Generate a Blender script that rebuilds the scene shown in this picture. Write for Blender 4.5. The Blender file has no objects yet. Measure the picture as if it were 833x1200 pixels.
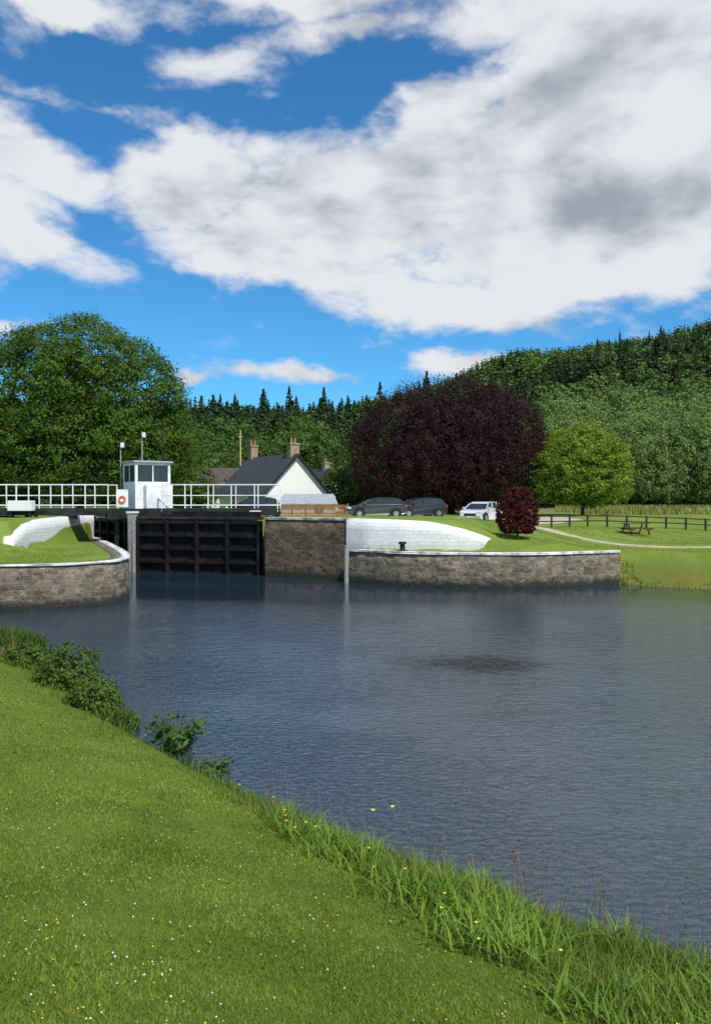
import bpy, bmesh, math, random
import numpy as np
from mathutils import Vector, Matrix
R=math.radians; PI=math.pi
random.seed(7); RNG=np.random.default_rng(7)
C=bpy.context.scene.collection
H=3.85; F=900.0; CX=416.5; HY=585.0
# ---------------------------------------------------------------- helpers
def link(o,parent=None):
    C.objects.link(o)
    if parent is not None: o.parent=parent
    return o
def tag(o,label=None,cat=None,group=None,kind=None):
    if label: o['label']=label
    if cat: o['category']=cat
    if group: o['group']=group
    if kind: o['kind']=kind
    return o
def thing(name,label,cat,loc=(0,0,0),rz=0,group=None):
    o=bpy.data.objects.new(name,None); link(o); o.location=loc; o.rotation_euler=(0,0,rz)
    return tag(o,label,cat,group)
def np_obj(name,V,Fc,mat,parent=None,smooth=False,UV=None):
    V=np.asarray(V,dtype=np.float32); Fc=np.asarray(Fc,dtype=np.int32)
    me=bpy.data.meshes.new(name); k=Fc.shape[1]; n=len(Fc)
    me.vertices.add(len(V)); me.vertices.foreach_set('co',V.ravel())
    me.loops.add(n*k); me.loops.foreach_set('vertex_index',Fc.ravel())
    me.polygons.add(n); me.polygons.foreach_set('loop_start',np.arange(0,n*k,k,dtype=np.int32))
    me.polygons.foreach_set('loop_total',np.full(n,k,dtype=np.int32))
    if smooth: me.polygons.foreach_set('use_smooth',np.ones(n,dtype=bool))
    if UV is not None:
        l=me.uv_layers.new(name='UVMap'); l.data.foreach_set('uv',np.asarray(UV,dtype=np.float32)[Fc.ravel()].ravel())
    me.update(calc_edges=True); me.materials.append(mat)
    return link(bpy.data.objects.new(name,me),parent)
class MB:
    def __init__(s): s.v=[]; s.f=[]
    def add(s,vs,fs):
        b=len(s.v); s.v+= [tuple(v) for v in vs]; s.f+=[tuple(i+b for i in f) for f in fs]; return s
    def box(s,c,d,rot=None):
        hx,hy,hz=d[0]/2,d[1]/2,d[2]/2
        vs=[Vector((x*hx,y*hy,z*hz)) for x in(-1,1) for y in(-1,1) for z in(-1,1)]
        if rot is not None: vs=[rot@v for v in vs]
        vs=[v+Vector(c) for v in vs]
        return s.add(vs,[(0,1,3,2),(4,6,7,5),(0,4,5,1),(2,3,7,6),(0,2,6,4),(1,5,7,3)])
    def bar(s,a,b,w,h=None):
        a=Vector(a);b=Vector(b);h=h or w; d=b-a
        q=d.to_track_quat('X','Z').to_matrix()
        return s.box((a+b)/2,(d.length,w,h),q)
    def tube(s,a,b,r0,r1=None,n=10,cap=True):
        a=Vector(a);b=Vector(b);r1=r0 if r1 is None else r1
        q=(b-a).to_track_quat('Z','Y').to_matrix(); vs=[]
        for p,r in((a,r0),(b,r1)):
            for i in range(n):
                t=2*PI*i/n; vs.append(p+q@Vector((math.cos(t)*r,math.sin(t)*r,0)))
        fs=[(i,(i+1)%n,n+(i+1)%n,n+i) for i in range(n)]
        if cap: fs+=[tuple(range(n))[::-1],tuple(range(n,2*n))]
        return s.add(vs,fs)
    def path(s,pts,rads,n=8):
        pts=[Vector(p) for p in pts]; vs=[];fs=[]
        for j,p in enumerate(pts):
            d=(pts[min(j+1,len(pts)-1)]-pts[max(j-1,0)]); q=d.to_track_quat('Z','Y').to_matrix()
            for i in range(n):
                t=2*PI*i/n; vs.append(p+q@Vector((math.cos(t)*rads[j],math.sin(t)*rads[j],0)))
        for j in range(len(pts)-1):
            for i in range(n): fs.append((j*n+i,j*n+(i+1)%n,(j+1)*n+(i+1)%n,(j+1)*n+i))
        fs+= [tuple(range(n))[::-1],tuple(range((len(pts)-1)*n,len(pts)*n))]
        return s.add(vs,fs)
    def prism(s,prof,w):
        n=len(prof)
        vs=[(x,w(x,z),z) for x,z in prof]+[(x,-w(x,z),z) for x,z in prof]
        fs=[(i,(i+1)%n,n+(i+1)%n,n+i) for i in range(n)]+[tuple(range(n))[::-1],tuple(range(n,2*n))]
        return s.add(vs,fs)
    def build(s,name,mat,parent=None,smooth=False,bevel=0):
        me=bpy.data.meshes.new(name); me.from_pydata([tuple(v) for v in s.v],[],s.f)
        bm=bmesh.new(); bm.from_mesh(me); bmesh.ops.recalc_face_normals(bm,faces=bm.faces); bm.to_mesh(me); bm.free()
        if smooth:
            for p in me.polygons: p.use_smooth=True
        me.materials.append(mat); o=link(bpy.data.objects.new(name,me),parent)
        if bevel:
            m=o.modifiers.new('b','BEVEL'); m.width=bevel; m.segments=2; m.limit_method='ANGLE'
        return o
def dup(root,loc=None,rz=None,scale=None,label=None,group=None):
    r=root.copy(); C.objects.link(r)
    if loc is not None: r.location=loc
    if rz is not None: r.rotation_euler=(0,0,rz)
    if scale is not None: r.scale=scale
    if label: r['label']=label
    if group: r['group']=group
    for ch in list(root.children):
        c=ch.copy(); C.objects.link(c); c.parent=r
        for g in list(ch.children):
            d=g.copy(); C.objects.link(d); d.parent=c
    return r
# ---------------------------------------------------------------- materials
class NT:
    def __init__(s,nt): s.nt=nt
    def n(s,t,**k):
        x=s.nt.nodes.new(t)
        for a,b in k.items(): setattr(x,a,b)
        return x
    def l(s,a,b): s.nt.links.new(a,b)
    def put(s,sock,v):
        if isinstance(v,bpy.types.NodeSocket): s.l(v,sock)
        else: sock.default_value=v
    def m(s,op,a,b=0.0,c=None,clamp=False):
        x=s.n('ShaderNodeMath',operation=op,use_clamp=clamp); s.put(x.inputs[0],a); s.put(x.inputs[1],b)
        if c is not None: s.put(x.inputs[2],c)
        return x.outputs[0]
    def vm(s,op,a,b=(0,0,0)):
        x=s.n('ShaderNodeVectorMath',operation=op); s.put(x.inputs[0],a); s.put(x.inputs[1],b)
        return x.outputs['Value'] if op in('LENGTH','DOT_PRODUCT','DISTANCE') else x.outputs[0]
    def mix(s,f,a,b,bt='MIX'):
        x=s.n('ShaderNodeMix',data_type='RGBA',blend_type=bt); s.put(x.inputs[0],f)
        s.put(x.inputs[6],a if isinstance(a,bpy.types.NodeSocket) else (*a,1)); s.put(x.inputs[7],b if isinstance(b,bpy.types.NodeSocket) else (*b,1))
        return x.outputs[2]
    def noise(s,vec,scale,detail=6,rough=.55,dist=0.0,dim='3D'):
        x=s.n('ShaderNodeTexNoise',noise_dimensions=dim); 
        if vec is not None: s.l(vec,x.inputs['Vector'])
        x.inputs['Scale'].default_value=scale; x.inputs['Detail'].default_value=detail
        x.inputs['Roughness'].default_value=rough; x.inputs['Distortion'].default_value=dist
        return x.outputs['Fac']
    def ss(s,v,a,b,lo=0.0,hi=1.0):
        x=s.n('ShaderNodeMapRange',interpolation_type='SMOOTHSTEP'); s.put(x.inputs[0],v)
        for i,q in enumerate((a,b,lo,hi)): s.put(x.inputs[i+1],q)
        return x.outputs[0]
def newmat(name):
    m=bpy.data.materials.new(name); m.use_nodes=True; t=NT(m.node_tree); b=m.node_tree.nodes['Principled BSDF']
    return m,t,b
def obcoord(t,world=False):
    if world: return t.n('ShaderNodeNewGeometry').outputs['Position']
    return t.n('ShaderNodeTexCoord').outputs['Object']
def nmat(name,c1,c2,scale=4,rough=.8,bump=0,metal=0,c3=None,s3=.6,world=False,stain=None,spec=.4):
    m,t,b=newmat(name); co=obcoord(t,world)
    f=t.ss(t.noise(co,scale),.32,.68); col=t.mix(f,c1,c2)
    if c3: col=t.mix(t.ss(t.noise(co,s3,4),.45,.65),col,c3)
    t.l(col,b.inputs['Base Color']); b.inputs['Roughness'].default_value=rough; b.inputs['Metallic'].default_value=metal
    b.inputs['Specular IOR Level'].default_value=spec
    if bump:
        x=t.n('ShaderNodeBump'); x.inputs['Strength'].default_value=bump; x.inputs['Distance'].default_value=.03
        t.l(t.noise(co,scale*4),x.inputs['Height']); t.l(x.outputs[0],b.inputs['Normal'])
    return m
def leafmat(name,dark,light,tr=.3,clump=.5,isl=.6,rough=.6,world=False,orand=0.0,tint=(.1,.1,.02)):
    m,t,b=newmat(name); g=t.n('ShaderNodeNewGeometry'); co=g.outputs['Position'] if world else t.n('ShaderNodeTexCoord').outputs['Object']
    f=t.m('MULTIPLY_ADD',g.outputs['Random Per Island'],isl,t.m('MULTIPLY',t.ss(t.noise(co,clump,3),.35,.65),1-isl))
    col=t.mix(f,dark,light)
    if orand:
        oi=t.n('ShaderNodeObjectInfo').outputs['Random']
        col=t.mix(t.m('MULTIPLY',oi,orand),col,tint)
    t.l(col,b.inputs['Base Color']); b.inputs['Roughness'].default_value=rough; b.inputs['Specular IOR Level'].default_value=.12
    tb=t.n('ShaderNodeBsdfTranslucent'); t.l(t.mix(1.0,col,(1.3,1.25,.7),'MULTIPLY'),tb.inputs[0])
    ms=t.n('ShaderNodeMixShader'); ms.inputs[0].default_value=tr
    t.l(b.outputs[0],ms.inputs[1]); t.l(tb.outputs[0],ms.inputs[2])
    t.l(ms.outputs[0],m.node_tree.nodes['Material Output'].inputs[0]); return m
def stonemat(name,c1,c2,mortar,paint=None,lichen=(.42,.41,.37),lich=.6,bw=.42,rh=.17):
    m,t,b=newmat(name); uv=t.n('ShaderNodeTexCoord').outputs['UV']; pos=obcoord(t,True)
    nz=t.n('ShaderNodeTexNoise'); t.l(pos,nz.inputs['Vector']); nz.inputs['Scale'].default_value=2.6; nz.inputs['Detail'].default_value=4
    w=t.vm('MULTIPLY',t.vm('SUBTRACT',nz.outputs['Color'],(.5,.5,.5)),(.34,.2,0))
    br=t.n('ShaderNodeTexBrick'); t.l(t.vm('ADD',uv,w),br.inputs['Vector'])
    br.inputs['Color1'].default_value=(*c1,1); br.inputs['Color2'].default_value=(*c2,1); br.inputs['Mortar'].default_value=(*mortar,1)
    br.inputs['Scale'].default_value=1; br.inputs['Brick Width'].default_value=bw; br.inputs['Row Height'].default_value=rh
    br.inputs['Mortar Size'].default_value=.014; br.inputs['Mortar Smooth'].default_value=.5; br.offset=.43; br.squash=.6; br.squash_frequency=3
    vo=t.n('ShaderNodeTexVoronoi'); t.l(pos,vo.inputs['Vector']); vo.inputs['Scale'].default_value=3.4
    vg=t.n('ShaderNodeRGBToBW'); t.l(vo.outputs['Color'],vg.inputs[0])
    col=t.mix(.8,br.outputs['Color'],t.mix(vg.outputs[0],(.45,.43,.42),(1.5,1.42,1.3)),'MULTIPLY')
    col=t.mix(.7,col,t.mix(t.noise(pos,6,8,.75),(.1,.1,.1),(1.9,1.8,1.6)),'MULTIPLY')
    col=t.mix(t.m('MULTIPLY',t.ss(t.noise(pos,2.3,8,.78),lich,lich+.07),.75),col,lichen)
    sz=t.n('ShaderNodeSeparateXYZ'); t.l(pos,sz.inputs[0]); z=sz.outputs[2]
    zz=t.m('ADD',z,t.m('MULTIPLY',t.m('SUBTRACT',t.noise(pos,3,4),.5),.45))
    if paint:
        pm=t.ss(t.noise(pos,2.9,8,.78),.31,.36)
        pc=t.mix(t.ss(t.noise(pos,3.5,7,.7),.3,.7),[p*.85 for p in paint],paint)
        pc=t.mix(t.m('MULTIPLY',br.outputs['Fac'],.25),pc,(.4,.39,.36))
        pc=t.mix(t.m('MULTIPLY',t.ss(zz,2.0,1.6),.4),pc,(.36,.36,.3)); col=t.mix(pm,col,pc)
    wet=t.ss(zz,.1,.5); col=t.mix(wet,(.018,.02,.014),col)
    t.l(col,b.inputs['Base Color']); b.inputs['Roughness'].default_value=.85
    x=t.n('ShaderNodeBump'); x.inputs['Strength'].default_value=1.0 if not paint else .5; x.inputs['Distance'].default_value=.05 if not paint else .03
    t.l(t.m('ADD',t.m('MULTIPLY',br.outputs['Fac'],-1.0),t.m('MULTIPLY',t.noise(pos,9,6),1.3 if not paint else .6)),x.inputs['Height']); t.l(x.outputs[0],b.inputs['Normal'])
    return m
M={}
M['white']=nmat('white_paint',(.72,.73,.74),(.78,.78,.78),3,.5,c3=(.6,.61,.6),s3=1.2)
M['render']=nmat('white_render',(.72,.71,.68),(.78,.77,.74),2,.85,.2)
M['black']=nmat('black_steel',(.009,.009,.01),(.022,.022,.022),3,.6,.15,c3=(.035,.032,.028),s3=1.0,spec=.25)
M['blackwood']=nmat('tarred_wood',(.003,.0035,.005),(.009,.009,.011),5,.7,.3,c3=(.016,.015,.014),s3=.9,spec=.15)
M['palewood']=nmat('weathered_wood',(.2,.19,.17),(.32,.31,.28),8,.85,.4)
M['slate']=nmat('slate',(.03,.032,.038),(.055,.057,.065),6,.65,.3)
M['brownroof']=nmat('brown_roof',(.05,.042,.036),(.1,.085,.07),5,.85,.3)
M['greyroof']=nmat('grey_roof',(.28,.31,.34),(.36,.39,.42),2,.5)
M['sandstone']=nmat('sandstone',(.24,.19,.12),(.36,.29,.19),4,.9,.3)
M['terracotta']=nmat('terracotta',(.22,.13,.08),(.32,.21,.13),6,.8)
M['fencewood']=nmat('fence_wood',(.17,.09,.035),(.27,.15,.06),6,.8,.3)
M['darkfence']=nmat('dark_fence',(.015,.015,.013),(.035,.032,.028),6,.8)
M['brownwood']=nmat('brown_wood',(.06,.035,.02),(.1,.06,.035),9,.8,.3)
M['bark']=nmat('bark',(.04,.032,.024),(.09,.075,.055),5,.95,.6)
M['tyre']=nmat('tyre',(.012,.012,.012),(.02,.02,.02),8,.9)
M['rim']=nmat('rim',(.4,.4,.42),(.5,.5,.52),5,.35,metal=.8)
M['orange']=nmat('orange',(.7,.12,.03),(.8,.17,.04),5,.5)
M['red']=nmat('red_lens',(.35,.01,.01),(.5,.02,.015),5,.25)
M['lamp']=nmat('lamp_lens',(.6,.62,.65),(.8,.82,.85),8,.15)
M['gold']=nmat('ochre_paint',(.5,.4,.18),(.6,.48,.22),6,.6)
M['gravel']=nmat('gravel',(.34,.28,.2),(.46,.39,.29),3,.95,.4,world=True)
M['coping']=nmat('coping_stone',(.3,.29,.26),(.62,.61,.58),3.5,.9,.4,c3=(.16,.15,.12),s3=1.7,world=True)
M['copingw']=nmat('painted_coping',(.58,.58,.56),(.76,.76,.75),3.5,.85,.3,c3=(.32,.31,.27),s3=2.3,world=True)
m,t,b=newmat('window_glass'); b.inputs['Roughness'].default_value=.06
t.l(t.mix(t.noise(obcoord(t),2),(.012,.018,.022),(.04,.05,.055)),b.inputs['Base Color']); M['glass']=m
def carpaint(name,c):
    m=nmat(name,c,[x*1.15 for x in c],2,.25,metal=.3,spec=.6); m.node_tree.nodes['Principled BSDF'].inputs['Coat Weight'].default_value=.6; return m
M['stone']=stonemat('rubble_stone',(.085,.075,.058),(.22,.19,.15),(.27,.255,.22))
M['stone_dark']=stonemat('dark_stone',(.05,.038,.029),(.13,.098,.07),(.15,.13,.11),lich=.68)
M['stone_white']=stonemat('painted_stone',(.2,.18,.15),(.3,.28,.24),(.3,.28,.25),paint=(.75,.75,.74))
# ---------------------------------------------------------------- terrain
def crs(pts,n=6):
    pts=[np.array(p,float) for p in pts]; out=[]
    P=[2*pts[0]-pts[1]]+pts+[2*pts[-1]-pts[-2]]
    for i in range(1,len(P)-2):
        for j in range(n):
            u=j/n; a,b_,c,d=P[i-1:i+3]
            out.append(.5*((2*b_)+(-a+c)*u+(2*a-5*b_+4*c-d)*u*u+(-a+3*b_-3*c+d)*u**3))
    out.append(pts[-1]); return [tuple(p) for p in out]
def sdist(x,y,poly):
    x=np.asarray(x,float);y=np.asarray(y,float); d=np.full(x.shape,1e9)
    for (ax,ay),(bx,by) in zip(poly[:-1],poly[1:]):
        dx,dy=bx-ax,by-ay; L=dx*dx+dy*dy+1e-12
        u=np.clip(((x-ax)*dx+(y-ay)*dy)/L,0,1); d=np.minimum(d,np.hypot(x-ax-u*dx,y-ay-u*dy))
    pg=list(poly)+[(poly[-1][0],9000),(poly[0][0],9000)]; ins=np.zeros(x.shape,bool)
    for i in range(len(pg)):
        (ax,ay),(bx,by)=pg[i],pg[(i+1)%len(pg)]
        if ay==by: continue
        c=((ay>y)!=(by>y))&(x<(bx-ax)*(y-ay)/(by-ay)+ax); ins^=c
    return np.where(ins,d,-d)
def sst(v,a,b):
    u=np.clip((v-a)/(b-a),0,1); return u*u*(3-2*u)
LW=crs([(-90,38),(-45,30.5),(-22,26.6),(-14.5,26.2),(-10.6,26.9),(-8.9,28.7),(-9.3,31.5),(-11.5,37),(-15.7,46.6)],6)
RW=crs([(-.3,35.6),(2.2,33.9),(5.3,33.1),(8.6,33.4),(11.9,34.6)],6)
WW=[(-.5,36.5),(.6,35.75),(2.2,35.25),(4.2,35.1),(6.6,35.5)]
WL=[(-14.75,33.2),(-15.2,36),(-15.5,41),(-15.75,47)]
BL=[(-4.5,38.4),(-.5,36.5)]
FW=[(-1500,120)]+LW+[(-11.3,43.3),(-4.5,40.8)]+BL+RW+[(14.5,33.2),(18,32),(24,30.5),(60,24),(1500,-100)]
UP=[(-1500,130),(-80,46),(-30,37),(-19,33.3)]+WL+[(-11.3,43.3),(-4.5,40.8)]+BL+WW[1:]+[(7.8,39),(9.8,43.5),(12.5,47),(20,54),(40,60),(1500,90)]
def hills(x,y):
    A=np.interp(x,[-600,-250,-100,0,80,180,320,700],[66,45,38,42,52,76,95,115])
    h=A*sst(y,150,440)*(1+.05*np.sin(x*.021+y*.013)+.03*np.sin(x*.05))
    g=np.interp(x,[-800,-350,-150,0,110,190,400,900],[.6,.45,.62,.66,.86,1.06,1.15,1.3])
    return h+78*g*sst(y,560,930)*(1+.04*np.sin(x*.015))
def height(x,y):
    x=np.asarray(x,float);y=np.asarray(y,float)
    s=sdist(x,y,FW); su=sdist(x,y,UP)
    zl=1.5+.5*sst(-x,13.2,15.4)*sst(-y,-36.5,-32)*sst(s,0,4)
    slope=np.clip(s*.62,0,9); zl=np.where(x>11.9,np.minimum(1.45,slope),zl)
    zu=2.88-.43*sst(y,44,58)-.72*sst(x,4,12)*(1-sst(y,50,64))
    zu=np.where((x>2.5)&(x<9),np.minimum(zu,np.interp(x,[2.5,4.4,5.5,6.7,9],[2.88,2.75,2.5,2.15,2.3])+sst(su,0,5)*1.0),zu)
    w=-.05+6*np.clip((-15.2-x)/3,0,1)+6.5*np.clip((x-5.8)/3,0,1)
    tt=sst(su,-w,.4); tt=np.where(x>5.8,tt**1.5,tt)
    z=zl+(zu-zl)*tt
    z=z+np.where((x>5)|(x<-17),.05*np.sin(x*1.1+y*.7)*np.sin(y*.9),0)*sst(s,1,3)
    z=np.where(x<11.9,-1.5+(z+1.5)*sst(s,.08,.45),np.where(s<0,np.maximum(s*.6,-1.5),z))
    return z+hills(x,y)
def H1(x,y): return float(height(np.array([x]),np.array([y]))[0])
def grid(name,xs,ys,fn,mat):
    X,Y=np.meshgrid(xs,ys); Z=fn(X,Y); V=np.stack([X,Y,Z],-1).reshape(-1,3); nx=len(xs);ny=len(ys)
    i,j=np.meshgrid(np.arange(nx-1),np.arange(ny-1)); a=(j*nx+i).ravel()
    return np_obj(name,V,np.stack([a,a+1,a+nx+1,a+nx],1),mat,smooth=True)
m,t,b=newmat('far_grass'); p=obcoord(t,True)
c=t.mix(t.ss(t.noise(p,.35,6),.35,.65),(.14,.205,.03),(.2,.265,.05)); c=t.mix(t.m('MULTIPLY',t.noise(p,14,6,.7),.45),c,(.07,.115,.017))
c=t.mix(t.m('MULTIPLY',t.ss(t.noise(p,.9,5),.55,.7),.4),c,(.25,.24,.07))
sp=t.n('ShaderNodeSeparateXYZ'); t.l(p,sp.inputs[0])
low=t.m('MULTIPLY',t.ss(sp.outputs[2],1.3,.3),t.ss(sp.outputs[0],11,12)); c=t.mix(t.m('MULTIPLY',low,.75),c,t.mix(t.noise(p,2,5),(.17,.13,.035),(.09,.11,.02)))
c=t.mix(t.ss(sp.outputs[1],70,95),c,t.mix(t.noise(p,.1,5),(.17,.18,.06),(.11,.16,.04)))
c=t.mix(t.ss(sp.outputs[1],125,165),c,(.018,.035,.01))
c=t.mix(t.ss(sp.outputs[1],500,800),c,t.mix(t.ss(t.noise(p,.03,8,.8),.35,.65),(.03,.06,.035),(.05,.09,.045)))  # distant ridge turns paler and bluer: aerial haze put into the ground colour
t.l(c,b.inputs['Base Color']); b.inputs['Roughness'].default_value=.95; b.inputs['Specular IOR Level'].default_value=.1
x=t.n('ShaderNodeBump'); x.inputs['Distance'].default_value=.06; x.inputs['Strength'].default_value=.6; t.l(t.noise(p,9,6,.75),x.inputs['Height']); t.l(x.outputs[0],b.inputs['Normal'])
M['far_grass']=m
xs=np.concatenate([-np.geomspace(1500,30,40),np.arange(-29.7,28,.2),np.geomspace(28,1500,45)])
ys=np.concatenate([np.arange(23.5,50,.2),np.geomspace(50,1600,110)])
ys=np.concatenate([[-110,-60,-20,5,15],ys])
tag(grid('ground',xs,ys,height,M['far_grass']),kind='structure')
NW=crs([(-400,60),(-90,30),(-30,25.5),(-15,22.9),(-10.0,20.3),(-6.5,16.4),(-3.9,12.9),(-1.7,10.3),(.2,8.3),(3.0,6.0),(8,1.8),(16,-5),(40,-25),(400,-200)],5)
def bank(x,y):
    s=-sdist(x,y,NW)
    z=np.interp(s,[-3,0,.35,.8,3,6.3,7.5,10,40],[-1.6,-.05,.2,.36,1.08,2.05,2.2,2.27,2.4])
    return z+.02*np.sin(x*2.1)*np.sin(y*1.7+1)*sst(s,.3,2)+.03*np.sin(x*.8+y)*sst(s,.3,2)
m,t,b=newmat('lawn_soil'); p=obcoord(t,True)
c=t.mix(t.ss(t.noise(p,1.2,6),.3,.7),(.11,.175,.02),(.18,.245,.035)); c=t.mix(t.m('MULTIPLY',t.noise(p,40,4,.7),.6),c,(.05,.075,.012))
t.l(c,b.inputs['Base Color']); b.inputs['Roughness'].default_value=.95; b.inputs['Specular IOR Level'].default_value=.1
x=t.n('ShaderNodeBump'); x.inputs['Distance'].default_value=.03; x.inputs['Strength'].default_value=.8; t.l(t.noise(p,50,6,.7),x.inputs['Height']); t.l(x.outputs[0],b.inputs['Normal'])
xs=np.concatenate([-np.geomspace(380,26,20),np.arange(-25.7,14,.2),np.geomspace(14,380,25)])
ys=np.concatenate([-np.geomspace(190,8,16),np.arange(-7.8,26,.2),np.arange(26.5,58,1.5)])
tag(grid('lawn',xs,ys,bank,m),kind='structure')
# ---------------------------------------------------------------- water
m,t,b=newmat('canal_water'); p=obcoord(t,True)
b.inputs['Roughness'].default_value=.02; b.inputs['IOR'].default_value=2.0
q=t.vm('SUBTRACT',p,(2.95,17.9,0)); wv=t.n('ShaderNodeTexNoise'); t.l(p,wv.inputs['Vector']); wv.inputs['Scale'].default_value=2.4; wv.inputs['Detail'].default_value=7; wv.inputs['Roughness'].default_value=.75
q=t.vm('ADD',q,t.vm('MULTIPLY',t.vm('SUBTRACT',wv.outputs['Color'],(.5,.5,.5)),(2.2,3.4,0)))
pw=t.vm('MULTIPLY',p,(1,1.7,1))
n1=t.noise(pw,6.5,3,.65,.6); n2=t.noise(pw,2.0,3,.5,.3); n3=t.noise(p,.16,3)
d=t.vm('LENGTH',t.vm('MULTIPLY',q,(.62,1.25,0))); weed=t.m('MULTIPLY',t.ss(d,1.35,.6),t.ss(n1,.34,.56,.55,1.0))
c=t.mix(weed,t.mix(t.noise(p,.22,3),(.011,.024,.040),(.018,.036,.056)),(.004,.004,.005)); t.l(c,b.inputs['Base Color'])
t.l(t.m('MULTIPLY_ADD',weed,-.47,.5),b.inputs['Specular IOR Level'])
t.l(t.mix(weed,(.9,.97,1),(.2,.21,.24)),b.inputs['Specular Tint'])
amp=t.ss(n3,.38,.62,.55,1.0)
sy=t.n('ShaderNodeSeparateXYZ'); t.l(p,sy.inputs[0])
yy=t.m('ADD',sy.outputs[1],t.m('MULTIPLY',t.m('SUBTRACT',n3,.5),14.0))
amp=t.m('MULTIPLY',amp,t.ss(yy,32,24,.05,1.0))
hgt=t.m('MULTIPLY',t.m('ADD',t.m('MULTIPLY',n1,.9),n2),amp)
x=t.n('ShaderNodeBump'); x.inputs['Distance'].default_value=.055; x.inputs['Strength'].default_value=.55; t.l(hgt,x.inputs['Height']); t.l(x.outputs[0],b.inputs['Normal'])
w=MB(); w.add([(-380,-180,0),(380,-180,0),(380,110,0),(-380,110,0)],[(0,1,2,3)]); tag(w.build('water',m),kind='structure')
# ---------------------------------------------------------------- walls
def wall(name,pts,z0,z1,th,mat,parent=None,off=0.0,rough=.02,seed=1):
    rg=np.random.default_rng(seed)
    P=[np.array(p) for p in pts]; Q=[P[0]]
    for a,b_ in zip(P[:-1],P[1:]):
        L=np.linalg.norm(b_-a); k=max(1,int(L/.4))
        for i in range(1,k+1): Q.append(a+(b_-a)*i/k)
    Q=np.array(Q); n=len(Q); T=np.gradient(Q,axis=0); T/=np.linalg.norm(T,axis=1)[:,None]+1e-9
    Nn=np.stack([-T[:,1],T[:,0]],1)
    s=np.concatenate([[0],np.cumsum(np.linalg.norm(np.diff(Q,axis=0),axis=1))])
    zt=np.interp(s/s[-1],np.linspace(0,1,len(z1)),z1) if hasattr(z1,'__len__') else np.full(n,z1)
    rows=7; V=[];UV=[]
    for r in range(rows):
        zz=z0+(zt-z0)*r/(rows-1); j=rg.normal(0,rough,n)*(0 if r in(rows-1,) else 1)
        xy=Q-Nn*(off+j[:,None]); V.append(np.column_stack([xy,zz])); UV.append(np.column_stack([s,zz]))
    bk=Q+Nn*th; V.append(np.column_stack([bk,zt])); UV.append(np.column_stack([s,zt+th])); V.append(np.column_stack([bk,np.full(n,z0)])); UV.append(np.column_stack([s,np.full(n,z0)]))
    V=np.concatenate(V);UV=np.concatenate(UV); Fc=[]
    for r in range(rows+1):
        for i in range(n-1): Fc.append((r*n+i,r*n+i+1,(r+1)*n+i+1,(r+1)*n+i))
    for e in(0,n-1): Fc.append((0*n+e,(rows-1)*n+e,rows*n+e,(rows+1)*n+e))
    return np_obj(name,V,Fc,mat,parent,UV=UV)
o=thing('canal_wall','low curved rubble stone wall with pale coping left of the lock gates','wall')
wall('masonry',LW,-1.2,1.52,.7,M['stone'],o,seed=2); wall('coping',LW,1.523,1.585,.3,M['copingw'],o,off=.05,rough=.012,seed=5)
o=thing('canal_wall','long low rubble stone wall with white edged coping below the dark red bush','wall')
wall('masonry',RW,-1.2,1.44,.7,M['stone'],o,seed=3); wall('coping',RW,1.443,1.54,.45,M['copingw'],o,off=.05,rough=.012,seed=6)
o=thing('lock_wall','tall dark brown stone wall at the right end of the lock gates','wall')
wall('masonry',BL,-1.2,2.84,.8,M['stone_dark'],o,seed=4); wall('coping',BL,2.843,2.95,.9,M['coping'],o,off=.05,rough=.01,seed=7)
wall('return_masonry',[(-4.52,41.2),(-4.52,38.42)],-1.2,2.83,.6,M['stone_dark'],o,seed=14)
tag(wall('wing_wall',[(-.44,36.5)]+WW[1:],-.2,[2.95,2.94,2.93,2.91,2.88,2.82,2.68,2.48,2.22,1.9],.45,M['stone_white'],seed=8,rough=.004),'white painted stone wall running right from the dark lock wall','wall')
tag(wall('wing_wall',WL,-.2,[2.2,2.65,2.85,2.9,2.92,2.93,2.94,2.95],.45,M['stone_white'],seed=9,rough=.004),'white painted stone wall on the left side of the lock gates','wall')
o=MB(); o.tube((-.42,35.35,-.8),(-.42,35.35,1.72),.11,.1,12); tag(o.build('fender_post',M['palewood']),'grey timber post at the foot of the white wall','post')
def bollard(x,y,label):
    o=thing('mooring_bollard',label,'bollard',(x,y,1.53))
    b_=MB(); b_.tube((0,0,-.1),(0,0,.32),.13,.11,14).tube((0,0,.32),(0,0,.42),.19,.17,14); b_.build('post',M['black'],o)
    b_=MB(); b_.tube((0,0,-.04),(0,0,.05),.24,.24,14); b_.build('base_plate',M['black'],o)
bollard(2.1,34.35,'short black mooring bollard on the low wall in front of the white wall')
# ---------------------------------------------------------------- lock gates
def leaf(A,B,label,posts,nh,top=2.8):
    A=Vector((*A,0));B=Vector((*B,0)); d=B-A; L=d.length; rz=math.atan2(d.y,d.x)
    o=thing('lock_gate',label,'lock gate',(A.x,A.y,0),rz)
    p=MB(); k=int(L/.3)
    for i in range(k): p.box(((i+.5)*L/k,.06,.75),(L/k-.012,.1,4.0))
    p.build('planking',M['blackwood'],o)
    for i in range(nh):
        z=-.1+(top-.05)*i/(nh-1); q=MB(); q.box((L/2,-.1,z),(L,.2,.17)); q.build('cross_beam',M['blackwood'],o,bevel=.015)
    for i in range(posts):
        x_=.12+(L-.24)*i/(posts-1); q=MB(); q.box((x_,-.14,.75),(.15,.3,4.0)); q.build('upright',M['blackwood'],o,bevel=.015)
    q=MB(); q.box((L/2,0,top+.07),(L,.45,.14)); q.build('top_beam',M['black'],o,bevel=.02)
    return o,L
leaf((-11.6,40.95),(-4.75,39.15),'wide black timber lock gate leaf right of the pale post',5,5)
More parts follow.
